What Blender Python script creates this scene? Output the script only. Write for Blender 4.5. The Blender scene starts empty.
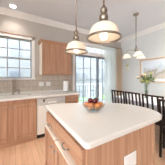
import bpy, bmesh, math, random
from mathutils import Vector, Matrix
R = math.radians
random.seed(7)
SC = bpy.context.scene
COL = SC.collection

# ------------------------------------------------------------------ camera
cd = bpy.data.cameras.new('camera')
cam = bpy.data.objects.new('camera', cd); COL.objects.link(cam)
cam.location = (0, 0, 1.312)
cam.rotation_euler = (R(90), 0, R(-31.1))
cd.sensor_width = 36; cd.lens = 111/165*36
cd.shift_y = -5.5/165
cd.clip_start = 0.02
SC.camera = cam

# ------------------------------------------------------------------ world, exposure
SKY_FAR, SKY_FILL = 0.62, 6.2
W = bpy.data.worlds.new('sky'); SC.world = W; W.use_nodes = True
nt = W.node_tree; nt.nodes.clear()
bg = nt.nodes.new('ShaderNodeBackground'); wo = nt.nodes.new('ShaderNodeOutputWorld')
tc = nt.nodes.new('ShaderNodeTexCoord'); sx = nt.nodes.new('ShaderNodeSeparateXYZ'); rp = nt.nodes.new('ShaderNodeValToRGB')
rp.color_ramp.elements[0].position = 0.45; rp.color_ramp.elements[0].color = (0.92, 0.96, 1.0, 1)
rp.color_ramp.elements[1].position = 0.9; rp.color_ramp.elements[1].color = (0.86, 0.92, 1.0, 1)
mp = nt.nodes.new('ShaderNodeMapRange'); mp.inputs[1].default_value = -1; mp.inputs[2].default_value = 1
nt.links.new(tc.outputs['Generated'], sx.inputs[0]); nt.links.new(sx.outputs['Z'], mp.inputs[0])
nt.links.new(mp.outputs[0], rp.inputs[0]); nt.links.new(rp.outputs[0], bg.inputs['Color'])
# sky brightness added on the unseen side, left and behind, to light the room
dt = nt.nodes.new('ShaderNodeVectorMath'); dt.operation = 'DOT_PRODUCT'; dt.inputs[1].default_value = (-.70, -.70, .1)
ms = nt.nodes.new('ShaderNodeMapRange'); ms.inputs[1].default_value = .25; ms.inputs[2].default_value = 1; ms.inputs[3].default_value = SKY_FAR; ms.inputs[4].default_value = SKY_FILL
nt.links.new(tc.outputs['Generated'], dt.inputs[0]); nt.links.new(dt.outputs['Value'], ms.inputs[0]); nt.links.new(ms.outputs[0], bg.inputs['Strength'])
nt.links.new(bg.outputs[0], wo.inputs[0])
vs = SC.view_settings
SC.display_settings.display_device = 'sRGB'
vs.view_transform = 'Standard'; vs.look = 'None'; vs.gamma = 1; vs.use_curve_mapping = False
vs.exposure = 1.88
WARM = (1.0, 0.94, 0.88)

# ------------------------------------------------------------------ materials
def srgb(r, g, b):
    f = lambda c: (c/255/12.92) if c/255 <= .04045 else ((c/255+.055)/1.055)**2.4
    return (f(r), f(g), f(b), 1)
def newmat(name):
    m = bpy.data.materials.new(name); m.use_nodes = True
    return m, m.node_tree, m.node_tree.nodes['Principled BSDF']
def plain(name, rgb, rough=.5, metal=0, noise=0, scale=40, spec=.5, **kw):
    m, t, p = newmat(name)
    p.inputs['Roughness'].default_value = rough; p.inputs['Metallic'].default_value = metal
    p.inputs['Specular IOR Level'].default_value = spec
    c = srgb(*rgb); p.inputs['Base Color'].default_value = c
    if noise:
        co = t.nodes.new('ShaderNodeTexCoord'); n = t.nodes.new('ShaderNodeTexNoise'); r = t.nodes.new('ShaderNodeValToRGB')
        n.inputs['Scale'].default_value = scale; n.inputs['Detail'].default_value = 4
        r.color_ramp.elements[0].position = .3; r.color_ramp.elements[1].position = .7
        r.color_ramp.elements[0].color = tuple(x*(1-noise) for x in c[:3])+(1,)
        r.color_ramp.elements[1].color = tuple(min(1, x*(1+noise)) for x in c[:3])+(1,)
        t.links.new(co.outputs['Object'], n.inputs['Vector']); t.links.new(n.outputs['Fac'], r.inputs[0]); t.links.new(r.outputs[0], p.inputs['Base Color'])
    for k, v in kw.items(): p.inputs[k].default_value = v
    return m
def wood(name, dark, light, axis='z', rough=.27, freq=26):
    m, t, p = newmat(name)
    co = t.nodes.new('ShaderNodeTexCoord'); mpg = t.nodes.new('ShaderNodeMapping')
    s = {'x': (1.2, freq, freq), 'y': (freq, 1.2, freq), 'z': (freq, freq, 1.2)}[axis]
    mpg.inputs['Scale'].default_value = s
    n = t.nodes.new('ShaderNodeTexNoise'); n.inputs['Scale'].default_value = 1; n.inputs['Detail'].default_value = 6; n.inputs['Distortion'].default_value = .6
    r = t.nodes.new('ShaderNodeValToRGB')
    r.color_ramp.elements[0].position = .30; r.color_ramp.elements[1].position = .68
    r.color_ramp.elements[0].color = srgb(*dark); r.color_ramp.elements[1].color = srgb(*light)
    t.links.new(co.outputs['Object'], mpg.inputs[0]); t.links.new(mpg.outputs[0], n.inputs['Vector'])
    t.links.new(n.outputs['Fac'], r.inputs[0]); t.links.new(r.outputs[0], p.inputs['Base Color'])
    p.inputs['Roughness'].default_value = rough
    return m
def bricks(name, c1, c2, mortar, bw, bh, ms, offset, rot, rough, grain=None, bump=0):
    m, t, p = newmat(name)
    co = t.nodes.new('ShaderNodeTexCoord'); mpg = t.nodes.new('ShaderNodeMapping'); mpg.inputs['Rotation'].default_value = rot
    b = t.nodes.new('ShaderNodeTexBrick'); b.offset = offset; b.squash = 1
    b.inputs['Scale'].default_value = 1; b.inputs['Brick Width'].default_value = bw; b.inputs['Row Height'].default_value = bh
    b.inputs['Mortar Size'].default_value = ms; b.inputs['Mortar Smooth'].default_value = .2
    b.inputs['Color1'].default_value = srgb(*c1); b.inputs['Color2'].default_value = srgb(*c2); b.inputs['Mortar'].default_value = srgb(*mortar)
    t.links.new(co.outputs['Object'], mpg.inputs[0]); t.links.new(mpg.outputs[0], b.inputs['Vector'])
    out = b.outputs['Color']
    n = t.nodes.new('ShaderNodeTexNoise'); n.inputs['Scale'].default_value = 1; n.inputs['Detail'].default_value = 5
    mg = t.nodes.new('ShaderNodeMapping'); mg.inputs['Scale'].default_value = grain or (9, 9, 9)
    t.links.new(co.outputs['Object'], mg.inputs[0]); t.links.new(mg.outputs[0], n.inputs['Vector'])
    r = t.nodes.new('ShaderNodeMapRange'); r.inputs[1].default_value = .25; r.inputs[2].default_value = .75; r.inputs[3].default_value = .86; r.inputs[4].default_value = 1.1
    mx = t.nodes.new('ShaderNodeMix'); mx.data_type = 'RGBA'; mx.blend_type = 'MULTIPLY'; mx.inputs[0].default_value = 1
    t.links.new(n.outputs['Fac'], r.inputs[0]); t.links.new(out, mx.inputs[6]); t.links.new(r.outputs[0], mx.inputs[7])
    t.links.new(mx.outputs[2], p.inputs['Base Color'])
    p.inputs['Roughness'].default_value = rough
    if bump:
        bp = t.nodes.new('ShaderNodeBump'); bp.inputs['Strength'].default_value = bump; bp.inputs['Distance'].default_value = .002; bp.invert = True
        t.links.new(b.outputs['Fac'], bp.inputs['Height']); t.links.new(bp.outputs[0], p.inputs['Normal'])
    return m
def glassmat(name, tint=(255, 255, 255), gloss=.12):
    m = bpy.data.materials.new(name); m.use_nodes = True; t = m.node_tree; t.nodes.clear()
    o = t.nodes.new('ShaderNodeOutputMaterial'); mx = t.nodes.new('ShaderNodeMixShader')
    a = t.nodes.new('ShaderNodeBsdfTransparent'); a.inputs[0].default_value = srgb(*tint)
    g = t.nodes.new('ShaderNodeBsdfGlossy'); g.inputs['Roughness'].default_value = .03
    lw = t.nodes.new('ShaderNodeLayerWeight'); lw.inputs[0].default_value = gloss
    pw = t.nodes.new('ShaderNodeMath'); pw.operation = 'MULTIPLY_ADD'; pw.inputs[1].default_value = .55; pw.inputs[2].default_value = .03
    t.links.new(lw.outputs['Facing'], pw.inputs[0]); t.links.new(pw.outputs[0], mx.inputs[0]); t.links.new(a.outputs[0], mx.inputs[1]); t.links.new(g.outputs[0], mx.inputs[2]); t.links.new(mx.outputs[0], o.inputs[0])
    return m
def sheer(name, rgb, trans, clear):
    m = bpy.data.materials.new(name); m.use_nodes = True; t = m.node_tree; t.nodes.clear()
    o = t.nodes.new('ShaderNodeOutputMaterial'); c = srgb(*rgb)
    d = t.nodes.new('ShaderNodeBsdfDiffuse'); d.inputs[0].default_value = c
    tr = t.nodes.new('ShaderNodeBsdfTranslucent'); tr.inputs[0].default_value = c
    mx = t.nodes.new('ShaderNodeMixShader'); mx.inputs[0].default_value = trans
    t.links.new(d.outputs[0], mx.inputs[1]); t.links.new(tr.outputs[0], mx.inputs[2])
    last = mx
    if clear:
        a = t.nodes.new('ShaderNodeBsdfTransparent'); m2 = t.nodes.new('ShaderNodeMixShader'); m2.inputs[0].default_value = clear
        t.links.new(mx.outputs[0], m2.inputs[1]); t.links.new(a.outputs[0], m2.inputs[2]); last = m2
    t.links.new(last.outputs[0], o.inputs[0])
    return m
def emit(name, col, s):
    m = bpy.data.materials.new(name); m.use_nodes = True; t = m.node_tree; t.nodes.clear()
    o = t.nodes.new('ShaderNodeOutputMaterial'); e = t.nodes.new('ShaderNodeEmission')
    e.inputs[0].default_value = col+(1,); e.inputs[1].default_value = s; t.links.new(e.outputs[0], o.inputs[0])
    return m

M = {}
M['wall'] = plain('wall_paint', (192, 184, 175), .9, noise=.02, scale=6)
M['ceil'] = plain('ceiling_paint', (232, 236, 243), .95)
M['trim'] = plain('white_trim_paint', (238, 235, 230), .45)
M['sashpaint'] = plain('grey_white_sash_paint', (172, 174, 179), .5)
M['wall_daylit'] = plain('daylit_wall_paint', (219, 218, 215), .9, noise=.015, scale=6)  # wall paint made lighter and cooler, daylight put into the colour
M['lit_oak'] = plain('window_lit_oak', (240, 224, 206), .4)  # pale tone carries the light falling on the cabinet edges
M['floor'] = bricks('oak_floor', (232, 190, 156), (222, 177, 142), (188, 140, 106), 1.1, .083, .0022, .37, (0, 0, R(90)), .33, grain=(22, 2.2, 5))
M['tile'] = bricks('beige_tile', (205, 190, 172), (196, 181, 163), (158, 144, 130), .152, .152, .0035, 0, (R(90), 0, 0), .35, grain=(14, 14, 14), bump=.5)
M['oak_z'] = wood('oak_upright', (170, 125, 97), (199, 155, 124), 'z')
M['oak_x'] = wood('oak_lengthwise', (170, 125, 97), (199, 155, 124), 'x')
M['oak_y'] = wood('oak_crosswise', (170, 125, 97), (199, 155, 124), 'y')
M['counter'] = plain('cream_solid_surface', (226, 220, 212), .2, noise=.05, scale=220)
M['nickel'] = plain('brushed_nickel', (166, 157, 146), .3, 1)
M['bronze'] = plain('antique_bronze', (150, 137, 122), .36, .9)
M['steel'] = plain('stainless_steel', (190, 190, 190), .28, 1)
M['appliance'] = plain('white_enamel', (228, 219, 206), .3)
M['panelgrey'] = plain('grey_control_panel', (196, 190, 182), .3)
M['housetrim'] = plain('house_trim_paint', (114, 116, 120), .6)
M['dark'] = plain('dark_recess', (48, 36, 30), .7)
M['black'] = plain('black_plastic', (28, 26, 26), .4)
M['plate'] = plain('white_plastic', (240, 236, 230), .35)
M['blackwood'] = wood('ebony_stained_wood', (16, 13, 13), (26, 21, 21), 'z', .3)
M['redwood'] = wood('brown_stained_wood', (52, 38, 34), (80, 60, 52), 'x', .25)
M['tablewood'] = wood('brown_table_wood', (92, 66, 54), (122, 90, 74), 'x', .2)
M['glass'] = glassmat('window_glass', (250, 253, 255), .06)
M['clear'] = glassmat('clear_glass', (246, 250, 250), .16)
M['lampglass'] = sheer('milky_lamp_glass', (250, 240, 226), .5, .12)
M['lampwhite'] = sheer('frosted_lamp_glass', (252, 246, 236), .6, 0)
M['bulb'] = emit('bulb_glow', (1.0, .90, .76), 1.6)
M['canlight'] = emit('recessed_lamp_glow', (1.0, .93, .82), 6.0)
M['drape'] = sheer('tan_drape', (232, 212, 188), .45, 0)
M['sheer'] = sheer('sheer_voile', (244, 246, 243), .6, .25)
M['doorframe'] = plain('grey_door_frame', (120, 124, 132), .5)
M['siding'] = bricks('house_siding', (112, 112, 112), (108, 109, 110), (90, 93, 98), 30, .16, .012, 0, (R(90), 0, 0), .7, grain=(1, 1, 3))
M['shade_glass'] = plain('house_window_glass', (84, 88, 96), .3)
M['roof'] = plain('house_shingles', (120, 118, 122), .9, noise=.15, scale=12)
M['lawn'] = plain('lawn', (120, 150, 96), .95, noise=.25, scale=9)
M['deck'] = plain('grey_deck_boards', (176, 176, 178), .8, noise=.06, scale=8)
M['rail'] = plain('grey_rail_paint', (196, 202, 210), .6)
M['leaf'] = plain('leaf_green', (88, 104, 60), .5, noise=.3, scale=30)
M['leafy'] = plain('leaf_yellow_green', (186, 184, 92), .6, noise=.2, scale=30)
M['stem'] = plain('stem_green', (118, 132, 76), .6)
M['pink'] = plain('petal_pink', (212, 138, 142), .6)
M['cream'] = plain('petal_cream', (238, 226, 190), .6)
M['water'] = glassmat('vase_water', (214, 224, 214), .1)
M['peach'] = plain('peach_skin', (212, 132, 84), .45, noise=.22, scale=14)
M['orange'] = plain('orange_skin', (220, 136, 66), .4, noise=.1, scale=60)
M['apple'] = plain('dark_apple_skin', (92, 18, 28), .25, noise=.35, scale=16)
M['paper'] = plain('paper_towel', (244, 242, 238), .95)
M['picframe'] = wood('pale_gilt_frame', (202, 168, 136), (226, 196, 164), 'y', .4)
M['cloth'] = plain('pale_table_linen', (226, 228, 232), .85, noise=.06, scale=25)
M['mat'] = plain('picture_mat', (232, 234, 238), .8)

# ------------------------------------------------------------------ builders
def wloc(o):
    v = Vector((0, 0, 0))
    while o: v += o.location; o = o.parent
    return v
class MB:
    def __init__(s): s.bm = bmesh.new()
    def box(s, x0, x1, y0, y1, z0, z1, bev=0):
        b = bmesh.new()
        bmesh.ops.create_cube(b, size=1, matrix=Matrix.Translation(((x0+x1)/2, (y0+y1)/2, (z0+z1)/2)) @ Matrix.Diagonal((abs(x1-x0), abs(y1-y0), abs(z1-z0), 1)))
        if bev: bmesh.ops.bevel(b, geom=b.edges[:], offset=bev, segments=2, profile=.5, affect='EDGES')
        s._add(b); return s
    def bar(s, p, q, w, d=None, up=(0, 0, 1), bev=0):
        p, q = Vector(p), Vector(q); d = d or w
        z = (q-p).normalized(); x = Vector(up).cross(z)
        if x.length < 1e-4: x = Vector((1, 0, 0)).cross(z)
        if x.length < 1e-4: x = Vector((0, 1, 0)).cross(z)
        x.normalize(); y = z.cross(x); L = (q-p).length
        b = bmesh.new(); bmesh.ops.create_cube(b, size=1, matrix=Matrix.Diagonal((w, d, L, 1)))
        if bev: bmesh.ops.bevel(b, geom=b.edges[:], offset=bev, segments=2, profile=.5, affect='EDGES')
        mt = Matrix((x, y, z)).transposed().to_4x4(); mt.translation = (p+q)/2
        bmesh.ops.transform(b, matrix=mt, verts=b.verts[:]); s._add(b); return s
    def lathe(s, prof, c, n=24, axis='z', close=False):
        b = bmesh.new(); rings = []
        for r, h in prof:
            ring = []
            if r < 1e-5: ring = [b.verts.new((0, 0, h))]
            else: ring = [b.verts.new((r*math.cos(2*math.pi*k/n), r*math.sin(2*math.pi*k/n), h)) for k in range(n)]
            rings.append(ring)
        pairs = list(zip(rings, rings[1:]))
        if close: pairs.append((rings[-1], rings[0]))
        for a, d in pairs:
            for k in range(n):
                k2 = (k+1) % n
                if len(a) == 1 and len(d) == 1: continue
                if len(a) == 1: b.faces.new((a[0], d[k2], d[k]))
                elif len(d) == 1: b.faces.new((a[k], a[k2], d[0]))
                else: b.faces.new((a[k], a[k2], d[k2], d[k]))
        if axis == 'x': bmesh.ops.rotate(b, verts=b.verts[:], matrix=Matrix.Rotation(R(90), 3, 'Y'))
        if axis == '-x': bmesh.ops.rotate(b, verts=b.verts[:], matrix=Matrix.Rotation(R(-90), 3, 'Y'))
        if axis == '-y': bmesh.ops.rotate(b, verts=b.verts[:], matrix=Matrix.Rotation(R(90), 3, 'X'))
        bmesh.ops.translate(b, verts=b.verts[:], vec=Vector(c))
        bmesh.ops.recalc_face_normals(b, faces=b.faces[:])
        for f in b.faces: f.smooth = True
        s._add(b); return s
    def tube(s, pts, r, n=8):
        pts = [Vector(p) for p in pts]; b = bmesh.new(); rings = []
        for i, p in enumerate(pts):
            t = (pts[min(i+1, len(pts)-1)]-pts[max(i-1, 0)]).normalized()
            u = t.cross(Vector((0, 0, 1)))
            if u.length < .05: u = t.cross(Vector((0, 1, 0)))
            u.normalize(); v = t.cross(u); rr = r[i] if isinstance(r, (list, tuple)) else r
            rings.append([b.verts.new(p+rr*(math.cos(2*math.pi*k/n)*u+math.sin(2*math.pi*k/n)*v)) for k in range(n)])
        for a, d in zip(rings, rings[1:]):
            for k in range(n): b.faces.new((a[k], a[(k+1) % n], d[(k+1) % n], d[k]))
        b.faces.new(rings[0][::-1]); b.faces.new(rings[-1])
        bmesh.ops.recalc_face_normals(b, faces=b.faces[:])
        for f in b.faces: f.smooth = True
        s._add(b); return s
    def ball(s, c, r, sc=(1, 1, 1), n=16):
        b = bmesh.new(); bmesh.ops.create_uvsphere(b, u_segments=n, v_segments=n//2+2, radius=r)
        bmesh.ops.scale(b, vec=Vector(sc), verts=b.verts[:]); bmesh.ops.translate(b, vec=Vector(c), verts=b.verts[:])
        for f in b.faces: f.smooth = True
        s._add(b); return s
    def prism(s, poly, z0, z1, bev=0, seg=3):
        b = bmesh.new()
        lo = [b.verts.new((x, y, z0)) for x, y in poly]
        f = b.faces.new(lo); ex = bmesh.ops.extrude_face_region(b, geom=[f])
        vs_ = [g for g in ex['geom'] if isinstance(g, bmesh.types.BMVert)]
        bmesh.ops.translate(b, vec=(0, 0, z1-z0), verts=vs_)
        bmesh.ops.recalc_face_normals(b, faces=b.faces[:])
        if bev:
            ed = [e for e in b.edges if abs(e.verts[0].co.z-e.verts[1].co.z) < 1e-6]
            bmesh.ops.bevel(b, geom=ed, offset=bev, segments=seg, profile=.5, affect='EDGES')
        s._add(b); return s
    def profile(s, prof, a, bpt, nrm):
        """sweep a 2-D profile (out, up) from a to bpt; nrm is the outward direction"""
        a, bpt, nrm = Vector(a), Vector(bpt), Vector(nrm); b = bmesh.new()
        A = [b.verts.new(a+nrm*u+Vector((0, 0, v))) for u, v in prof]; B = [b.verts.new(bpt+nrm*u+Vector((0, 0, v))) for u, v in prof]
        n = len(prof)
        for k in range(n): b.faces.new((A[k], A[(k+1) % n], B[(k+1) % n], B[k]))
        b.faces.new(A); b.faces.new(B[::-1]); bmesh.ops.recalc_face_normals(b, faces=b.faces[:]); s._add(b); return s
    def face(s, pts):
        s.bm.faces.new([s.bm.verts.new(p) for p in pts]); return s
    def _add(s, b):
        me = bpy.data.meshes.new('tmp'); b.to_mesh(me); b.free(); s.bm.from_mesh(me); bpy.data.meshes.remove(me)
    def build(s, name, mat, parent=None, loc=None):
        base = wloc(parent) if parent else Vector(loc or (0, 0, 0))
        bmesh.ops.translate(s.bm, vec=-base, verts=s.bm.verts[:])
        me = bpy.data.meshes.new(name); s.bm.to_mesh(me); s.bm.free(); me.materials.append(M[mat] if isinstance(mat, str) else mat)
        o = bpy.data.objects.new(name, me); COL.objects.link(o)
        if parent: o.parent = parent
        elif loc: o.location = loc
        return o
def thing(name, loc, label, cat, group=None):
    o = bpy.data.objects.new(name, None); COL.objects.link(o); o.location = loc
    o.empty_display_size = .1
    return tag(o, label, cat, group)
def tag(o, label, cat, group=None):
    o['label'] = label; o['category'] = cat
    if group: o['group'] = group
    return o
def struct(o, label=None, cat=None):
    o['kind'] = 'structure'
    if label: o['label'] = label
    if cat: o['category'] = cat
    return o
def copy_tree(o, parent=None):
    c = o.copy(); COL.objects.link(c)
    if parent: c.parent = parent
    for ch in list(o.children): copy_tree(ch, c)
    return c
def lamp(name, kind, loc, power, col, parent=None, size=.05, **kw):
    l = bpy.data.lights.new(name, kind); l.energy = power; l.color = col
    if kind in ('POINT', 'SPOT'): l.shadow_soft_size = size
    if kind == 'AREA': l.size = size
    for k, v in kw.items(): setattr(l, k, v)
    o = bpy.data.objects.new(name, l); COL.objects.link(o); o.location = Vector(loc)-(wloc(parent) if parent else Vector())
    if parent: o.parent = parent
    return o

# ------------------------------------------------------------------ room shell
YW, XR, ZC = 3.08, 3.68, 2.84
X0, Y0 = -5.0, -3.4
struct(MB().box(X0, XR+.15, Y0, YW+.15, -.1, 0).build('floor', 'floor'), 'light oak plank floor of the kitchen', 'floor')
struct(MB().box(X0, XR+.15, Y0, YW+.15, ZC, ZC+.1).build('ceiling', 'ceil'), 'white painted ceiling', 'ceiling')
WX0, WX1, WZ0, WZ1 = -.44, .36, 1.28, 2.25       # kitchen window opening
DX0, DX1, DZ1 = 1.58, 3.28, 2.03                 # patio door opening
TZ0, TZ1 = 2.13, 2.36                            # transom
b = MB(); a0, a1 = YW, YW+.15
b.box(X0, WX0, a0, a1, 0, ZC).box(WX0, WX1, a0, a1, 0, WZ0).box(WX0, WX1, a0, a1, WZ1, ZC)
b.box(WX1, DX0, a0, a1, 0, ZC).box(DX0, DX1, a0, a1, DZ1, TZ0).box(DX0, DX1, a0, a1, TZ1, ZC).box(DX1, XR+.15, a0, a1, 0, ZC)
struct(b.build('wall_back', 'wall'), 'greige painted wall with the kitchen window and patio door', 'wall')
struct(MB().box(XR, XR+.15, Y0, YW, 0, ZC).build('wall_right', 'wall_daylit'), 'dining wall with the framed picture, daylight put into its tone', 'wall')
FX0, FX1, FZ0, FZ1 = -4.8, -2.0, .9, 2.6           # window added behind the camera to let fill daylight in
struct(MB().box(X0, FX0, Y0-.15, Y0, 0, ZC).box(FX1, XR+.15, Y0-.15, Y0, 0, ZC).box(FX0, FX1, Y0-.15, Y0, 0, FZ0).box(FX0, FX1, Y0-.15, Y0, FZ1, ZC).build('wall_front', 'wall'), 'greige wall behind the camera', 'wall')
LY0, LY1, LZ, LS = -3.3, .6, 2.75, .9                   # glazed opening added in the left wall to let daylight in
b = MB(); b.box(X0-.15, X0, Y0-.15, LY0, 0, ZC).box(X0-.15, X0, LY1, YW+.15, 0, ZC).box(X0-.15, X0, LY0, LY1, LZ, ZC).box(X0-.15, X0, LY0, LY1, 0, LS)
struct(b.build('wall_left', 'wall'), 'greige wall with a wide opening added for daylight', 'wall')
struct(MB().box(-1.65, -1.5, .8, YW-.001, 0, ZC).build('light_block_wall', 'wall'), 'unseen greige wall added to shade the island from the left window', 'wall')  # unseen wall added to cut the left window's light on the island
w = struct(bpy.data.objects.new('added_window_2', None), 'unseen white framed window added in the left wall for daylight', 'window'); COL.objects.link(w); w.location = (X0, 0, 0)
b = MB(); b.box(X0-.1, X0-.04, LY0, LY1, LS, LS+.06).box(X0-.1, X0-.04, LY0, LY1, LZ-.06, LZ)
for k in range(5):
    y_ = LY0+.03+(LY1-LY0-.06)*k/4; b.box(X0-.1, X0-.04, y_-.03, y_+.03, LS+.06, LZ-.06)
b.build('frame', 'trim', w)
MB().box(X0-.072, X0-.068, LY0, LY1, LS+.06, LZ-.06).build('pane', 'glass', w)
w = struct(bpy.data.objects.new('added_window_3', None), 'unseen white framed window added behind the camera for daylight', 'window'); COL.objects.link(w); w.location = (0, Y0, FZ0)
b = MB(); b.box(FX0, FX1, Y0-.1, Y0-.04, FZ0, FZ0+.06).box(FX0, FX1, Y0-.1, Y0-.04, FZ1-.06, FZ1)
for k in range(6):
    x_ = FX0+.03+(FX1-FX0-.06)*k/5; b.box(x_-.03, x_+.03, Y0-.1, Y0-.04, FZ0+.06, FZ1-.06)
b.build('frame', 'trim', w)
MB().box(FX0, FX1, Y0-.072, Y0-.068, FZ0+.06, FZ1-.06).build('pane', 'glass', w)
crown = [(0, -.115), (.012, -.115), (.018, -.095), (.05, -.06), (.085, -.03), (.09, -.012), (.105, -.012), (.105, 0), (0, 0)]
struct(MB().profile(crown, (X0, YW, ZC), (XR, YW, ZC), (0, -1, 0)).build('trim_1', 'trim'), 'white crown moulding above the window', 'trim')
struct(MB().profile(crown, (XR, Y0, ZC), (XR, YW, ZC), (-1, 0, 0)).build('trim_2', 'trim'), 'white crown moulding on the dining wall', 'trim')
bb = [(0, 0), (.016, 0), (.016, .1), (.008, .125), (0, .125)]
struct(MB().profile(bb, (XR, Y0, 0), (XR, YW, 0), (-1, 0, 0)).build('baseboard_right', 'trim'), 'white baseboard on the dining wall', 'baseboard')
b = MB(); t0, t1 = YW-.010, YW-.0005
b.box(-1.4, WX0-.07, t0, t1, .955, 1.37).box(WX0-.07, WX1+.07, t0, t1, .955, 1.228).box(WX1+.07, 1.42, t0, t1, .955, 1.37)
struct(b.build('trim_3', 'tile'), 'beige square tile backsplash above the sink counter', 'backsplash')

# kitchen window: two sashes, three panes wide and four high
w = struct(bpy.data.objects.new('window_1', None), 'white double hung kitchen window above the sink', 'window'); COL.objects.link(w); w.location = (-.04, YW, WZ0)
b = MB(); y0, y1 = YW-.02, YW-.0005
b.box(WX0-.06, WX0+.005, y0, y1, WZ0-.02, WZ1+.06, .004).box(WX1-.005, WX1+.06, y0, y1, WZ0-.02, WZ1+.06, .004).box(WX0-.06, WX1+.06, y0, y1, WZ1-.005, WZ1+.06, .004)
b.build('casing', 'trim', w)
MB().box(WX0-.075, WX1+.075, YW-.032, YW-.0005, WZ1+.061, WZ1+.08, .003).build('cap_moulding', 'oak_x', w)
MB().box(WX0-.085, WX1+.085, YW-.045, YW+.06, WZ0-.03, WZ0-.004, .005).build('sill', 'trim', w)
def sash(x0, x1, z0, z1, y, cols, rows, par, frame='trim', fw=.035, mw=.022, fd=.03, nm='sash'):
    b = MB(); d = fd/2
    b.box(x0, x0+fw, y-d, y+d, z0, z1).box(x1-fw, x1, y-d, y+d, z0, z1).box(x0+fw, x1-fw, y-d, y+d, z0, z0+fw).box(x0+fw, x1-fw, y-d, y+d, z1-fw, z1)
    s_ = b.build(nm, frame, par)
    b = MB(); gx0, gx1, gz0, gz1 = x0+fw, x1-fw, z0+fw, z1-fw
    for k in range(1, cols): c = gx0+(gx1-gx0)*k/cols; b.box(c-mw/2, c+mw/2, y-.009, y+.009, gz0, gz1)
    for k in range(1, rows): c = gz0+(gz1-gz0)*k/rows; b.box(gx0, gx1, y-.008, y+.008, c-mw/2, c+mw/2)
    if cols*rows > 1: b.build('muntins', frame, s_)
    MB().box(gx0, gx1, y-.002, y+.002, gz0, gz1).build('pane', 'glass', s_)
    return s_
zm = (WZ0+WZ1)/2
sash(WX0, WX1, WZ0, zm+.018, YW+.045, 3, 2, w, 'sashpaint')
sash(WX0, WX1, zm-.018, WZ1, YW+.08, 3, 2, w, 'sashpaint')

# patio door with transom
w = struct(bpy.data.objects.new('door_1', None), 'sliding patio door with gridded glass beside the upper cabinet', 'door'); COL.objects.link(w); w.location = ((DX0+DX1)/2, YW, 0)
b = MB(); b.box(DX0-.08, DX0+.005, y0, y1, 0, TZ1+.07, .004).box(DX1-.005, DX1+.08, y0, y1, 0, TZ1+.07, .004)
b.box(DX0-.08, DX1+.08, y0-.004, y1, TZ1-.005, TZ1+.08, .004).box(DX0, DX1, y0, y1, DZ1-.005, TZ0+.005, .004)
b.build('casing', 'trim', w)
MB().box(DX0, DX1, YW+.02, YW+.13, -.002, .02).build('threshold', 'steel', w)
mx_ = 2.53
p = sash(DX0, mx_+.03, .021, DZ1, YW+.05, 3, 5, w, 'doorframe', .055, .018, .035, 'door_panel')
MB().box(mx_-.012, mx_+.014, YW+.008, YW+.032, .95, 1.2, .004).build('door_handle', 'black', p)
p = sash(mx_-.03, DX1, .021, DZ1, YW+.095, 3, 5, w, 'doorframe', .055, .018, .035, 'door_panel')
p = sash(DX0, DX1, TZ0, TZ1, YW+.06, 6, 1, w, 'trim', .028, .014, .03, 'transom')

# ------------------------------------------------------------------ outside
struct(MB().box(-25, 40, YW+.16, 40, -.75, -.6).build('ground', 'lawn'), 'lawn outside the window', 'ground')
struct(MB().box(.9, 4.6, YW+.16, 5.4, -.2, -.06).box(1.0, 1.12, 5.2, 5.32, -.6, -.2).box(4.3, 4.42, 5.2, 5.32, -.6, -.2).build('deck', 'deck'), 'grey deck outside the patio door', 'deck')
r_ = thing('deck_railing', (2.75, 5.33, -.06), 'grey deck railing seen through the patio door glass', 'railing')
MB().box(.9, 4.6, 5.3, 5.38, .86, .92, .005).build('top_rail', 'rail', r_)
MB().box(.9, 4.6, 5.32, 5.36, .04, .09).build('bottom_rail', 'rail', r_)
for k in range(5):
    x = .94+k*.905; MB().box(x-.04, x+.04, 5.30, 5.38, -.06, .858).build('post', 'rail', r_)
b = MB()
for k in range(19):
    x = 1.03+k*.19; b.box(x-.014, x+.014, 5.326, 5.354, .092, .858)
b.build('balusters', 'rail', r_)
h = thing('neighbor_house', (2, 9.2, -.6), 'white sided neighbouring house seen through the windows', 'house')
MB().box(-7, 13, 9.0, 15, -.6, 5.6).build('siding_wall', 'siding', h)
b = MB(); b.face([(-7.5, 8.5, 5.5), (13.5, 8.5, 5.5), (13.5, 12, 8), (-7.5, 12, 8)]); b.face([(-7.5, 15.5, 5.5), (13.5, 15.5, 5.5), (13.5, 12, 8), (-7.5, 12, 8)])
b.face([(-7.5, 8.5, 5.5), (-7.5, 15.5, 5.5), (-7.5, 12, 8)]); b.face([(13.5, 8.5, 5.5), (13.5, 15.5, 5.5), (13.5, 12, 8)]); b.face([(-7.5, 8.5, 5.5), (13.5, 8.5, 5.5), (13.5, 15.5, 5.5), (-7.5, 15.5, 5.5)])
b.build('roof', 'roof', h)
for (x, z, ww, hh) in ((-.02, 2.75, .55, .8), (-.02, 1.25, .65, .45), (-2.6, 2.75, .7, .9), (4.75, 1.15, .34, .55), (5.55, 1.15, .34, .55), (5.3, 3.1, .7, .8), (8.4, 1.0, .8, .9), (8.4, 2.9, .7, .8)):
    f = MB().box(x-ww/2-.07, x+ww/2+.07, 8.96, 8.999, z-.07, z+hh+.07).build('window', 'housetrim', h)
    MB().box(x-ww/2, x+ww/2, 8.94, 8.958, z, z+hh).build('pane', 'shade_glass', f)

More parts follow.
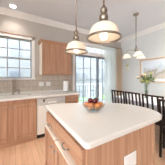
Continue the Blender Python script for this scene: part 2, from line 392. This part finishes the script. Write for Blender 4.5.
# ------------------------------------------------------------------ cabinets
def knob(par, c, axis):
    MB().lathe([(0, 0), (.011, 0), (.011, .003), (.005, .005), (.005, .014), (.013, .02), (.0155, .027), (.011, .033), (0, .035)], c, 14, axis).build('knob', 'nickel', par)
def panel_front(name, par, plane, f, u0, u1, z0, z1, raised=True, th=.02, rail=.055):
    """a cabinet front; plane 'y': faces -Y at y=f; plane 'x': faces -X at x=f"""
    b = MB(); ux = 'oak_z' if z1-z0 > .25 else ('oak_x' if plane == 'y' else 'oak_y')
    def bx(ua, ub, za, zb, o0, o1, bev=0):
        if plane == 'y': b.box(ua, ub, f-o1, f-o0, za, zb, bev)
        else: b.box(f-o1, f-o0, ua, ub, za, zb, bev)
    if not raised:
        bx(u0, u1, z0, z1, .0005, th, .005)
    else:
        bx(u0, u0+rail, z0, z1, .0005, th, .003); bx(u1-rail, u1, z0, z1, .0005, th, .003)
        bx(u0+rail, u1-rail, z0, z0+rail, .0005, th, .003); bx(u0+rail, u1-rail, z1-rail, z1, .0005, th, .003)
        bx(u0+rail, u1-rail, z0+rail, z1-rail, .0005, th*.22)
        bx(u0+rail+.022, u1-rail-.022, z0+rail+.022, z1-rail-.022, th*.2, th*.72, .006)
    return b.build(name, ux, par)
def pull(par, x, y, z):
    pts = [(x+.002, y-.05, z), (x-.018, y-.048, z), (x-.028, y-.03, z-.004), (x-.031, y, z-.006), (x-.028, y+.03, z-.004), (x-.018, y+.048, z), (x+.002, y+.05, z)]
    MB().tube(pts, [.009, .006, .0065, .008, .0065, .006, .009], 10).build('pull_handle', 'nickel', par)
YF = 2.47                                        # face of the base cabinets
def carcass(par, x0, x1, yf, yb, z0, z1, nm='body'):
    return MB().box(x0, x1, yf, yb, z0, z1).build(nm, 'oak_z', par)
c = thing('sink_base_cabinet', (-.04, 2.75, 0), 'double door oak base cabinet under the sink, two knobs at its middle', 'cabinet')
MB().box(-.46, .38, YF, 3.07, .09, .70).box(-.46, .38, YF, YF+.02, .70, .872).box(-.46, -.441, YF+.02, 3.07, .70, .872).box(.361, .38, YF+.02, 3.07, .70, .872).build('body', 'oak_z', c)
MB().box(-.46, .38, YF+.012, 3.07, 0, .0895).build('plinth', 'oak_x', c)
d = panel_front('door', c, 'y', YF, -.445, -.047, .12, .795); knob(d, (-.075, YF-.02, .74), '-y')
d = panel_front('door', c, 'y', YF, -.033, .365, .12, .795); knob(d, (-.005, YF-.02, .74), '-y')
c = thing('base_cabinet', (-.93, 2.75, 0), 'oak base cabinet left of the sink cabinet', 'cabinet')
carcass(c, -1.4, -.462, YF, 3.07, .09, .872); MB().box(-1.4, -.462, YF+.012, 3.07, 0, .0895).build('plinth', 'oak_x', c)
d = panel_front('door', c, 'y', YF, -1.385, -.94, .12, .795); knob(d, (-.965, YF-.02, .74), '-y')
d = panel_front('door', c, 'y', YF, -.925, -.477, .12, .795); knob(d, (-.9, YF-.02, .74), '-y')
c = thing('drawer_cabinet', (1.195, 2.75, 0), 'narrow oak base cabinet with a drawer at the counter end beside the patio door', 'cabinet')
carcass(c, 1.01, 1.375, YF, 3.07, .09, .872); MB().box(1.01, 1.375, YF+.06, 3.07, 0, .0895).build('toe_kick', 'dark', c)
d = panel_front('drawer', c, 'y', YF, 1.025, 1.36, .72, .852, False); knob(d, (1.19, YF-.02, .786), '-y')
d = panel_front('door', c, 'y', YF, 1.025, 1.36, .12, .70); knob(d, (1.055, YF-.02, .645), '-y')

c = thing('dishwasher', (.695, 2.75, 0), 'white dishwasher between the sink cabinet and the narrow drawer cabinet', 'dishwasher')
MB().box(.385, 1.005, YF+.02, 3.06, .1, .868).build('body', 'appliance', c)
MB().box(.388, 1.002, YF-.022, YF+.0195, .105, .715, .006).build('door', 'appliance', c)
cp = MB().box(.388, 1.002, YF-.028, YF+.0195, .725, .862, .008).build('control_panel', 'panelgrey', c)
MB().box(.60, .79, YF-.036, YF-.0285, .74, .775, .003).build('handle', 'plate', cp)
MB().box(.50, .535, YF-.034, YF-.0285, .785, .83, .002).build('dial', 'black', cp)
b = MB()
for k in range(5): b.box(.82+k*.032, .84+k*.032, YF-.032, YF-.0285, .80, .82, .001)
b.build('buttons', 'steel', cp)
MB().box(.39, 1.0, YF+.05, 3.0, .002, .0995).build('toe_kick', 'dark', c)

# sink counter: slab with a cut-out, raised lip at the back
sx0, sx1, sy0, sy1 = -.40, .30, 2.64, 2.95
b = MB(); zc0, zc1 = .8735, .915
b.box(-1.4, sx0, 2.44, 3.068, zc0, zc1).box(sx1, 1.40, 2.44, 3.068, zc0, zc1).box(sx0, sx1, 2.44, sy0, zc0, zc1).box(sx0, sx1, sy1, 3.068, zc0, zc1)
b.box(-1.4, 1.40, 2.428, 2.44, zc0+.003, zc1-.003)
ct = tag(b.build('countertop', 'counter', loc=(0, 2.75, .8735)), 'long cream countertop along the window wall with the sink', 'countertop')
MB().box(-1.4, 1.40, 3.05, 3.068, .9155, .954, .003).build('backsplash_lip', 'counter', ct)
s_ = thing('kitchen_sink', (-.05, 2.75, .72), 'cream sink basin set in the counter under the window', 'sink')
b = MB(); e = .004
b.box(sx0+.002, sx1-.002, sy0+.002, sy1-.002, .72, .724)
b.box(sx0+.001, sx0+.001+e, sy0+.001, sy1-.001, .724, .905).box(sx1-.001-e, sx1-.001, sy0+.001, sy1-.001, .724, .905)
b.box(sx0+.005, sx1-.005, sy0+.001, sy0+.001+e, .724, .905).box(sx0+.005, sx1-.005, sy1-.001-e, sy1-.001, .724, .905)
b.build('basin', 'counter', s_)
MB().lathe([(0, .7245), (.04, .7245), (.045, .728), (.03, .7265), (0, .726)], (-.05, 2.74, 0), 20).build('drain', 'nickel', s_)
f = thing('kitchen_faucet', (-.05, 2.98, .9155), 'tall nickel gooseneck faucet behind the sink', 'faucet')
MB().lathe([(0, .9155), (.03, .9155), (.03, .922), (.022, .94), (.018, .96), (.018, .99), (0, .99)], (-.05, 2.98, 0), 18).build('base', 'nickel', f)
pts = [(-.05, 2.98, .96), (-.05, 2.98, 1.16)]+[(-.05, 2.90+.08*math.cos(t), 1.16+.085*math.sin(t)) for t in [k*math.pi/8 for k in range(1, 9)]]+[(-.05, 2.82, 1.10)]
MB().tube(pts, .015, 12).build('spout', 'nickel', f)
MB().lathe([(0, 0), (.016, 0), (.017, .03), (.013, .04), (0, .04)], (-.05, 2.82, 1.065), 14).build('nozzle', 'nickel', f)
MB().tube([(-.034, 2.98, .972), (.0, 2.98, .975), (.035, 2.965, 1.04)], [.011, .009, .008], 10).build('lever', 'nickel', f)
f = thing('side_sprayer', (.065, 2.98, .9155), 'small nickel side sprayer to the right of the tall faucet', 'sprayer')
MB().lathe([(0, .9155), (.022, .9155), (.022, .922), (.014, .935), (0, .935)], (.065, 2.98, 0), 16).build('holder', 'nickel', f)
MB().lathe([(0, .9355), (.011, .9355), (.013, .98), (.016, 1.02), (.012, 1.035), (0, 1.037)], (.065, 2.98, 0), 14).build('spray_head', 'nickel', f)

# upper cabinet
c = thing('upper_cabinet', (.925, 2.92, 1.37), 'double door oak wall cabinet between the window and the patio door', 'cabinet')
UX0, UX1, UY = .54, 1.31, 2.77
carcass(c, UX0, UX1, UY, 3.07, 1.37, 2.135)
MB().box(UX0-.006, UX0-.0005, UY-.019, 3.068, 1.365, 2.135).build('lit_side_panel', 'lit_oak', c)  # window light on the cabinet side, painted as a pale sheet
mid = (UX0+UX1)/2
d = panel_front('door', c, 'y', UY, UX0+.012, mid-.004, 1.385, 2.115); knob(d, (mid-.03, UY-.02, 1.43), '-y')
d = panel_front('door', c, 'y', UY, mid+.004, UX1-.012, 1.385, 2.115); knob(d, (mid+.03, UY-.02, 1.43), '-y')
cr = [(0, 0), (.012, 0), (.02, .02), (.045, .05), (.05, .065), (0, .065)]
b = MB(); b.profile(cr, (UX0-.05, UY, 2.136), (UX1+.05, UY, 2.136), (0, -1, 0)); b.profile(cr, (UX0, UY, 2.136), (UX0, 3.07, 2.136), (-1, 0, 0)); b.profile(cr, (UX1, UY, 2.136), (UX1, 3.07, 2.136), (1, 0, 0))
b.box(UX0, UX1, UY, 3.07, 2.136, 2.16); b.build('crown_moulding', 'oak_x', c)

# switch plates
def wallplate(x, z, label, kind):
    o = thing('wall_plate', (x, YW-.011, z), label, kind)
    MB().box(x-.06, x+.06, YW-.017, YW-.0105, z-.058, z+.058, .003).build('faceplate', 'plate', o)
    for q in (-.026, .026): MB().box(x+q-.016, x+q+.016, YW-.02, YW-.0172, z-.033, z+.033, .001).build('rocker' if kind == 'light switch' else 'socket', 'plate', o)
wallplate(.583, 1.125, 'white double switch plate on the tiles, nearer the window', 'light switch')
wallplate(.765, 1.125, 'white double outlet plate on the tiles, farther from the window', 'outlet')

o = thing('paper_towel_holder', (1.18, 2.84, .9155), 'paper towel roll on an upright dark holder at the counter end', 'paper towel holder')
MB().lathe([(0, .9155), (.075, .9155), (.075, .924), (.06, .93), (0, .93)], (1.18, 2.84, 0), 24).build('base', 'bronze', o)
MB().lathe([(0, .9305), (.007, .9305), (.007, 1.225), (.014, 1.235), (.012, 1.252), (0, 1.258)], (1.18, 2.84, 0), 12).build('rod', 'bronze', o)
MB().lathe([(.02, .9310), (.068, .9310), (.07, .935), (.07, 1.195), (.068, 1.2), (.02, 1.2)], (1.18, 2.84, 0), 32, close=True).build('paper_roll', 'paper', o)

# ------------------------------------------------------------------ island
IX0, IX1, IY0, IY1 = .385, 1.18, .575, 1.56
c = thing('kitchen_island', (.78, 1.07, 0), 'oak island cabinet in the foreground with drawers, doors and an outlet', 'island')
MB().box(IX0, IX1-.002, IY0+.014, IY1, .09, .872).build('body', 'oak_z', c)
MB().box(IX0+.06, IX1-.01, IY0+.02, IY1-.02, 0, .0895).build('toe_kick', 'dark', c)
MB().box(IX0-.004, IX1-.045, IY0, IY0+.0135, .0, .872).build('end_panel', 'oak_z', c)
MB().box(IX1-.042, IX1, IY0-.006, IY0+.0135, .0, .872, .003).build('corner_post', 'oak_z', c)
ym = 1.105
for (ya, yb) in ((IY0+.03, ym-.012), (ym+.012, IY1-.02)):
    d = panel_front('drawer', c, 'x', IX0, ya, yb, .705, .845, False, .026); pull(d, IX0-.026, (ya+yb)/2, .745)
    q = panel_front('door', c, 'x', IX0, ya, yb, .12, .660, True, .048)
    MB().box(IX0-.05, IX0-.0005, ya, yb, .6602, .672, .003).build('lit_edge_strip', 'lit_oak', q)  # lit top edge of the door, painted as a pale strip
    knob(q, (IX0-.048, yb-.035 if ya < 1 else ya+.035, .59), '-x')
# outlet plate on the end panel
ox, oz = .80, .632
pl = MB().box(ox-.075, ox+.075, IY0-.008, IY0-.0005, oz-.058, oz+.058, .003).build('outlet_plate', 'plate', c)
for q in (-.032, .032): MB().box(ox+q-.018, ox+q+.018, IY0-.0105, IY0-.0082, oz-.035, oz+.035, .001).build('socket', 'plate', pl)
# top with a rounded breakfast bar
def catmull(P, n=6):
    out = []
    for i in range(len(P)-1):
        p0, p1, p2, p3 = (Vector(P[max(i-1, 0)]), Vector(P[i]), Vector(P[i+1]), Vector(P[min(i+2, len(P)-1)]))
        for k in range(n):
            t = k/n
            out.append(.5*((2*p1)+(-p0+p2)*t+(2*p0-5*p1+4*p2-p3)*t*t+(-p0+3*p1-3*p2+p3)*t**3))
    out.append(Vector(P[-1])); return [(v.x, v.y) for v in out]
rc = .035
fl = [(.355+rc*(1-math.cos(t)), .545+rc*(1-math.sin(t))) for t in [k*math.pi/12 for k in range(0, 7)]]
curve = catmull([(1.20, .545), (1.30, .56), (1.395, .64), (1.455, .80), (1.43, 1.0), (1.32, 1.19), (1.12, 1.34), (.85, 1.49), (.62, 1.58), (.40, 1.655), (.36, 1.64), (.355, 1.60)], 6)
tag(MB().prism(fl+curve, .8735, .915, .012, 4).build('island_countertop', 'counter', loc=(.8, 1.07, .8735)), 'cream island top with a rounded bar end, holding the fruit bowl', 'countertop')

# ------------------------------------------------------------------ fruit bowl
bx, by, bz = .80, 1.07, .9155
o = thing('fruit_bowl', (bx, by, bz), 'clear glass bowl full of fruit on the island top', 'bowl')
MB().lathe([(0, 0), (.06, 0), (.062, .006), (.09, .018), (.122, .048), (.138, .085), (.134, .086), (.118, .05), (.088, .023), (.055, .0105), (0, .0105)], (bx, by, bz), 40).build('bowl_body', 'clear', o)
th = R(31.1)
def put(u, v):   # u to the right of the bowl as photographed, v away
    return bx+u*math.cos(th)+v*math.sin(th), by-u*math.sin(th)+v*math.cos(th)
fruits = [('peach', 180, 'orange-pink peach at the left side of the fruit bowl'), ('peach', 240, 'peach at the front left of the fruit bowl'),
          ('orange', 300, 'orange at the front right of the fruit bowl'), ('orange', 0, 'orange at the right side of the fruit bowl'),
          ('orange', 60, 'orange at the back right of the bowl, behind the dark apples'), ('peach', 120, 'peach at the back left of the bowl, behind the dark apples')]
protos = {}
def fruit(kind, p, r, label, group):
    if kind not in protos:
        o = thing(kind, p, label, kind, group)
        b = MB(); prof = []
        n = 14
        for k in range(n+1):
            t = -math.pi/2+math.pi*k/n
            dimple = .16*max(0, math.sin(t)-.75)/.25
            prof.append((abs(math.cos(t))*r if 0 < k < n else 0, r*math.sin(t)*(1-dimple)*.94))
        b.lathe(prof, p, 20).build('flesh', kind, o)
        MB().tube([(p[0], p[1], p[2]+r*.76), (p[0]+.002, p[1], p[2]+r*1.03)], .0018, 6).build('stem', 'dark', o)
        protos[kind] = o
    else:
        o = copy_tree(protos[kind]); o.location = p; o['label'] = label; o['group'] = group
    o.rotation_euler = (random.uniform(-.3, .3), random.uniform(-.3, .3), random.uniform(0, 6))
    return o
for k, a, lab in fruits:
    x, y = put(.0785*math.cos(R(a)), .0785*math.sin(R(a))); fruit(k, (x, y, bz+.064), .039, lab, k+('s' if k == 'orange' else 'es')+' in the bowl')
for a, lab in ((165, 'dark red apple on top of the heap, left one'), (285, 'dark red apple on top of the heap, front one'), (45, 'dark red apple on top of the heap, right rear one')):
    x, y = put(.038*math.cos(R(a)), .038*math.sin(R(a))); fruit('apple', (x, y, bz+.1165), .032, lab, 'dark red apples on the heap')

# ------------------------------------------------------------------ pendant lights
def pendant(x, y, zr, label):
    o = thing('pendant_light', (x, y, zr), label, 'pendant light', 'pendant lights over the island')
    MB().lathe([(0, ZC), (.06, ZC-.0005), (.06, ZC-.012), (.03, ZC-.03), (0, ZC-.032)], (x, y, 0), 24).build('canopy', 'bronze', o)
    MB().tube([(x, y, zr+.27), (x, y, ZC-.025)], .007, 10).build('rod', 'bronze', o)
    MB().lathe([(0, .285), (.012, .285), (.016, .27), (.028, .262), (.032, .245), (.03, .232), (.02, .224), (.022, .212), (.036, .204), (.04, .186), (.04, .168), (.03, .158), (.042, .148), (.052, .136), (.052, .124), (.02, .122), (0, .122)], (x, y, zr), 24).build('socket_cap', 'bronze', o)
    prof = [(.043, .128), (.06, .124), (.082, .113), (.103, .095), (.118, .07), (.127, .042), (.133, .022), (.141, .008)]
    MB().lathe(prof+[(r_-.004, z_-.003) for r_, z_ in prof[::-1]], (x, y, zr), 48, close=True).build('glass_shade', 'lampglass', o)
    MB().lathe([(.139, .007), (.146, .009), (.150, .005), (.148, .000), (.152, -.004), (.151, -.009), (.145, -.011), (.140, -.008), (.139, .001)], (x, y, zr), 48, close=True).build('rim_band', 'bronze', o)
    bu = MB().lathe([(0, -.012), (.018, -.009), (.030, .004), (.034, .022), (.030, .042), (.018, .064), (.014, .085), (.014, .12), (0, .12)], (x, y, zr), 20).build('bulb', 'bulb', o)
    lamp('bulb_light', 'POINT', (x, y, zr+.02), 1.3, WARM, o, .036)
    return o
pendant(.667, .742, 1.655, 'nearer bronze pendant with a ribbed cream glass dome, hanging above the fruit bowl')
pendant(.68, 1.285, 1.642, 'farther and smaller looking bronze pendant in front of the upper cabinet')

# ------------------------------------------------------------------ recessed downlight
def downlight(x, y, label, power=9, cone=125):
    o = thing('recessed_downlight', (x, y, ZC), label, 'ceiling light')
    MB().lathe([(.058, -.0005), (.085, -.0005), (.085, -.006), (.06, -.010)], (x, y, ZC), 32, close=True).build('trim_ring', 'trim', o)
    MB().lathe([(0, -.0008), (.057, -.0008), (.057, -.006), (0, -.0062)], (x, y, ZC), 32).build('lens', 'canlight', o)
    lamp('downlight_beam', 'SPOT', (x, y, ZC-.02), power, WARM, o, .06, spot_size=R(cone), spot_blend=.8)
    return o
downlight(-.05, 2.82, 'round recessed ceiling light above the kitchen window', 6)
downlight(.12, 1.72, 'unseen ceiling light added over the aisle beside the island', 24, 80)  # added out of view to brighten base cabinets and floor
downlight(-.62, 1.72, 'unseen ceiling light added over the left part of the aisle', 7, 88)  # second lamp added out of view for the aisle
for x, y, lab in ((-.9, .2, 'unseen ceiling light added over the aisle'), (.7, -.5, 'unseen ceiling light added behind the island'), (2.75, .35, 'unseen ceiling light added before the dining area'), (3.1, .95, 'unseen ceiling light added to wash the dining wall')):
    downlight(x, y, lab, 26 if x > 2 else 2)  # unseen lamps added as fill; the dining pair brightens the right wall

# ------------------------------------------------------------------ curtains
def curtain(x0, x1, y, z0, z1, folds, amp, mat, nm, label, th_=.004):
    b = bmesh.new(); n = folds*12; rows = []
    for z in (z0, (z0+z1)/2, z1):
        k_ = 1 if z < z1 else .6
        rows.append([b.verts.new((x0+(x1-x0)*k/n, y+k_*amp*math.sin(2*math.pi*folds*k/n)+.25*amp*math.sin(9.1*k/n+z), z)) for k in range(n+1)])
    for r0, r1 in zip(rows, rows[1:]):
        for k in range(n): f = b.faces.new((r0[k], r0[k+1], r1[k+1], r1[k])); f.smooth = True
    m_ = MB(); m_._add(b); o = m_.build(nm, mat, loc=((x0+x1)/2, y, z0))
    if th_: md = o.modifiers.new('cloth', 'SOLIDIFY'); md.thickness = th_
    return tag(o, label, 'curtain')
curtain(3.34, 3.655, YW-.085, .02, 2.40, 5, .022, 'drape', 'curtain', 'tan drape in the corner beside the patio door')
curtain(2.72, 3.32, YW-.085, .02, 2.40, 9, .014, 'sheer', 'sheer_curtain', 'white sheer curtain over the right part of the patio door', 0)
o = thing('curtain_rod', (3.3, YW-.085, 2.425), 'bronze rod carrying the tan drape and the sheer', 'curtain rod')
MB().tube([(2.70, YW-.085, 2.425), (3.66, YW-.085, 2.425)], .011, 12).build('rod', 'bronze', o)
MB().ball((2.685, YW-.085, 2.425), .022).build('finial', 'bronze', o)
MB().bar((2.71, YW-.001, 2.455), (2.71, YW-.085, 2.425), .012).build('bracket', 'bronze', o)
MB().bar((3.5, YW-.001, 2.455), (3.5, YW-.085, 2.425), .012).build('bracket', 'bronze', o)

# ------------------------------------------------------------------ dining wall
PY0, PY1, PZ0, PZ1 = 1.15, 2.25, 1.14, 1.90
o = thing('framed_picture', (XR, (PY0+PY1)/2, (PZ0+PZ1)/2), 'landscape picture in a pale gilt frame on the dining wall', 'picture')
b = MB(); fx0, fx1 = XR-.03, XR-.001; fw = .045
b.box(fx0, fx1, PY0, PY0+fw, PZ0, PZ1, .006).box(fx0, fx1, PY1-fw, PY1, PZ0, PZ1, .006).box(fx0, fx1, PY0+fw, PY1-fw, PZ0, PZ0+fw, .006).box(fx0, fx1, PY0+fw, PY1-fw, PZ1-fw, PZ1, .006)
b.build('frame', 'picframe', o)
MB().box(XR-.012, XR-.002, PY0+fw, PY1-fw, PZ0+fw, PZ1-fw).build('mat', 'mat', o)
m, t, p = newmat('painted_landscape')
co = t.nodes.new('ShaderNodeTexCoord'); n = t.nodes.new('ShaderNodeTexNoise'); n.inputs['Scale'].default_value = 5; n.inputs['Detail'].default_value = 6
s2 = t.nodes.new('ShaderNodeSeparateXYZ'); ad = t.nodes.new('ShaderNodeMath'); ad.operation = 'MULTIPLY_ADD'; ad.inputs[1].default_value = 1.5
sub = t.nodes.new('ShaderNodeMath'); sub.operation = 'MULTIPLY_ADD'; sub.inputs[1].default_value = .9; sub.inputs[2].default_value = .05
rp = t.nodes.new('ShaderNodeValToRGB'); el = rp.color_ramp.elements
el[0].position = .1; el[0].color = srgb(206, 196, 186); el[1].position = .95; el[1].color = srgb(226, 232, 240)
for pos, cc in ((.28, (206, 192, 182)), (.42, (160, 160, 150)), (.50, (206, 196, 190)), (.60, (206, 214, 222)), (.75, (226, 232, 238))):
    q = el.new(pos); q.color = srgb(*cc)
t.links.new(co.outputs['Object'], n.inputs['Vector']); t.links.new(co.outputs['Object'], s2.inputs[0])
t.links.new(n.outputs['Fac'], sub.inputs[0]); t.links.new(s2.outputs['Z'], ad.inputs[0]); t.links.new(sub.outputs[0], ad.inputs[2]); t.links.new(ad.outputs[0], rp.inputs[0]); t.links.new(rp.outputs[0], p.inputs['Base Color'])
p.inputs['Roughness'].default_value = .6
MB().box(XR-.015, XR-.0125, PY0+fw+.085, PY1-fw-.085, PZ0+fw+.075, PZ1-fw-.075).build('print', m, o)

o = thing('wall_decoration', (XR, 2.72, 1.70), 'slim yellow green leafy wall pocket left of the framed picture', 'wall decoration')
MB().lathe([(0, -.14), (.018, -.13), (.034, -.06), (.04, 0), (.036, 0), (.03, -.055), (.014, -.12), (0, -.128)], (XR-.042, 2.72, 1.70), 16).build('pocket', 'cream', o)
b = MB()
for k in range(9):
    a = k*.7; dx, dy = -abs(math.cos(a))*.025, math.sin(a)*.045
    b.tube([(XR-.045, 2.72, 1.69), (XR-.045+dx*.5, 2.72+dy*.6, 1.76), (XR-.045+dx, 2.72+dy, 1.80+.03*math.sin(k*2.1))], [.005, .014, .002], 6)
b.build('leaves', 'leafy', o)

# ------------------------------------------------------------------ dining table and chairs
TX0, TX1, TY0, TY1 = 2.40, 3.32, .60, 2.26
o = thing('dining_table', ((TX0+TX1)/2, (TY0+TY1)/2, 0), 'long dining table under a pale cloth, holding the vase of flowers', 'table')
MB().box(TX0, TX1, TY0, TY1, .725, .755, .008).build('tabletop', 'tablewood', o)
MB().box(TX0+.1, TX1-.1, TY0+.1, TY1-.1, .665, .7245).build('apron', 'blackwood', o)
cx, cy = (TX0+TX1)/2, (TY0+TY1)/2
for x, y in ((TX0+.46, TY0+.12), (TX0+.46, TY1-.12)):
    MB().box(x-.05, x+.05, y-.04, y+.04, .05, .6645, .006).box(x-.32, x+.32, y-.04, y+.04, 0, .0495, .008).build('trestle_leg', 'blackwood', o)
b = MB(); e = .012
b.box(TX0-e, TX1+e, TY0-e, TY1+e, .7555, .759, .001)
for (p_, q_, ax) in (((TX0-e, TY0-e), (TX1+e, TY0-e), 1), ((TX0-e, TY1+e), (TX1+e, TY1+e), 1), ((TX0-e, TY0-e), (TX0-e, TY1+e), 0), ((TX1+e, TY0-e), (TX1+e, TY1+e), 0)):
    n_ = 40; sgn = (-1 if (p_[ax] < (cy if ax else cx)) else 1); rows = []
    for z_, am in ((.757, 0), (.66, .006), (.54, .012)):
        ring = []
        for k in range(n_+1):
            t_ = k/n_; w_ = (am*(1+math.sin(t_*44)) if 0 < k < n_ else 0)*sgn
            x_, y_ = p_[0]+(q_[0]-p_[0])*t_, p_[1]+(q_[1]-p_[1])*t_
            ring.append(b.bm.verts.new((x_+(w_ if ax == 0 else 0), y_+(w_ if ax == 1 else 0), z_)))
        rows.append(ring)
    for r0, r1 in zip(rows, rows[1:]):
        for k in range(n_): b.bm.faces.new((r0[k], r0[k+1], r1[k+1], r1[k])).smooth = True
tag(b.build('tablecloth', 'cloth', loc=(cx, cy, .7555)), 'pale cloth draped over the dining table under the vase', 'tablecloth')

def make_chair(label):
    o = thing('dining_chair', (0, 0, 0), label, 'chair', 'black slat back dining chairs')
    hw = .195
    MB().box(-hw, hw, -.175, .2, .43, .465, .01).build('seat', 'blackwood', o)
    b = MB(); b.box(-hw+.03, hw-.03, .165, .185, .37, .4295).box(-hw+.03, hw-.03, -.175, -.155, .37, .4295).box(-hw+.01, -hw+.03, -.155, .165, .37, .4295).box(hw-.03, hw-.01, -.155, .165, .37, .4295)
    b.build('seat_frame', 'blackwood', o)
    for s in (-1, 1):
        MB().tube([(s*(hw-.02), .18, .4295), (s*(hw-.02), .182, 0)], [.019, .014], 8).build('leg', 'blackwood', o)
        b = MB(); b.bar((s*(hw-.012), -.20, .44), (s*(hw-.012), -.225, 0), .034, .03, bev=.004); b.bar((s*(hw-.012), -.20, .435), (s*(hw-.012), -.268, .94), .034, .026, bev=.004)
        b.build('leg', 'blackwood', o)
    MB().box(-hw-.005, hw+.005, -.286, -.254, .925, .96, .007).build('top_rail', 'redwood', o)
    MB().box(-hw+.006, hw-.006, -.222, -.205, .53, .565, .003).build('bottom_rail', 'blackwood', o)
    for k in range(3):
        x = -.096+k*.096; MB().bar((x, -.213, .56), (x, -.266, .927), .034, .012, up=(0, 1, 0)).build('slat', 'blackwood', o)
    for s in (-1, 1): MB().tube([(s*(hw-.02), .18, .2), (s*(hw-.015), -.21, .2)], .009, 8).build('stretcher', 'blackwood', o)
    return o
spots = [(2.56, 2.04, -86, 'black slat back dining chair nearest the tan drape, farthest of the row'),
         (2.585, 1.60, -93, 'second black slat back dining chair from the tan drape'),
         (2.55, 1.165, -88, 'third black slat back dining chair from the tan drape, seen past the island top'),
         (2.275, .735, -85, 'nearest black slat back dining chair, pulled out towards the island')]
ch = None
for x, y, a, lab in spots:
    o = make_chair(lab) if ch is None else copy_tree(ch)
    ch = ch or o
    o.location = (x, y, 0); o.rotation_euler = (0, 0, R(a)); o['label'] = lab

# vase and flowers
vx, vy, vz = 2.93, 1.62, .7595
o = thing('flower_vase', (vx, vy, vz), 'tall clear glass vase on the dining table', 'vase')
prof = [(0, 0), (.05, 0), (.052, .01), (.042, .06), (.04, .16), (.052, .27), (.066, .34)]
MB().lathe(prof+[(r_-.004, z_+(.004 if r_ > 0 else .01)) for r_, z_ in prof[::-1][:-1]]+[(0, .012)], (vx, vy, vz), 28).build('glass_body', 'clear', o)
MB().lathe([(0, .015), (.044, .015), (.037, .06), (.035, .16), (.041, .2), (0, .2)], (vx, vy, vz), 24).build('water', 'water', o)
o = thing('flower_bouquet', (vx, vy, vz+.3), 'loose bouquet of green leaves with pink and cream blooms in the tall vase', 'flowers')
rg = random.Random(3)
tips = []
b = MB()
for k in range(20):
    a = k*2.4; rr = .04+.2*((k*7) % 20)/20; zz = .62-.9*rr*rr*2+rg.uniform(-.07, .06)
    t_ = (vx+rr*math.cos(a), vy+rr*math.sin(a), vz+zz); tips.append(t_)
    b.tube([(vx+.012*math.cos(a+3), vy+.012*math.sin(a+3), vz+.03), (vx+.022*math.cos(a), vy+.022*math.sin(a), vz+.33), (vx+.6*rr*math.cos(a), vy+.6*rr*math.sin(a), vz+.33+(zz-.33)*.7), t_], .0028, 5)
b.build('stems', 'stem', o)
b = MB(); b2 = MB()
for i, t_ in enumerate(tips):
    for j in range(9):
        f_ = rg.uniform(.35, 1.0); base = Vector((vx, vy, vz+.32)).lerp(Vector(t_), f_)
        d_ = Vector((rg.uniform(-1, 1), rg.uniform(-1, 1), rg.uniform(-.3, .9))).normalized(); L = rg.uniform(.05, .1); sd = d_.cross(Vector((rg.uniform(-1, 1), rg.uniform(-1, 1), .4))).normalized()*L*.24
        (b if (i+j) % 4 else b2).face([base, base+d_*L*.5+sd, base+d_*L, base+d_*L*.5-sd])
b.build('leaves', 'leaf', o); b2.build('pale_leaves', 'leafy', o)
for i in (1, 4, 6, 9, 11, 14):
    t_ = Vector(tips[i]); b = MB(); col_ = 'pink' if i % 2 else 'cream'
    b.ball(t_, .016)
    for k in range(7):
        a = k*.9; d_ = Vector((math.cos(a), math.sin(a), .45)); b.ball(t_+d_*.02, .017, (1, 1, .7), 8)
    b.build('bloom', col_, o)

# ------------------------------------------------------------------ chandelier
hx, hy = 2.51, 1.64; hz = 1.985
o = thing('chandelier', (hx, hy, hz), 'three arm nickel chandelier with white bell glass shades above the dining table', 'chandelier')
MB().lathe([(0, ZC-.0005), (.065, ZC-.0005), (.065, ZC-.012), (.04, ZC-.035), (.012, ZC-.05), (0, ZC-.05)], (hx, hy, 0), 24).build('canopy', 'nickel', o)
MB().tube([(hx, hy, hz+.05), (hx, hy, ZC-.045)], .010, 10).build('stem', 'nickel', o)
MB().lathe([(0, -.085), (.012, -.08), (.02, -.055), (.032, -.035), (.042, .005), (.03, .035), (.016, .05), (.024, .066), (.012, .1), (0, .103)], (hx, hy, hz), 20).build('hub', 'nickel', o)
for a in (226, 127, 4):
    ca, sa = math.cos(R(a)), math.sin(R(a)); ra = .215
    P = [(.02, -.03), (.07, -.015), (.13, .0), (.18, -.005), (.207, -.025), (ra, -.065)]
    arm = MB().tube([(hx+r_*ca, hy+r_*sa, hz+z_) for r_, z_ in P], .009, 8).build('arm', 'nickel', o)
    ax, ay, az = hx+ra*ca, hy+ra*sa, hz-.062
    MB().lathe([(0, .002), (.02, 0), (.027, -.02), (.027, -.04), (0, -.04)], (ax, ay, az), 16).build('socket', 'nickel', arm)
    pr = [(.027, -.034), (.05, -.044), (.066, -.066), (.082, -.096), (.102, -.124), (.114, -.13)]
    MB().lathe(pr+[(r_-.003, z_-.003) for r_, z_ in pr[::-1]], (ax, ay, az), 28, close=True).build('glass_shade', 'lampwhite', arm)
    MB().ball((ax, ay, az-.08), .022, (1, 1, 1.3)).build('bulb', 'bulb', arm)
    lamp('arm_light', 'POINT', (ax, ay, az-.075), 10.0, WARM, arm, .024)
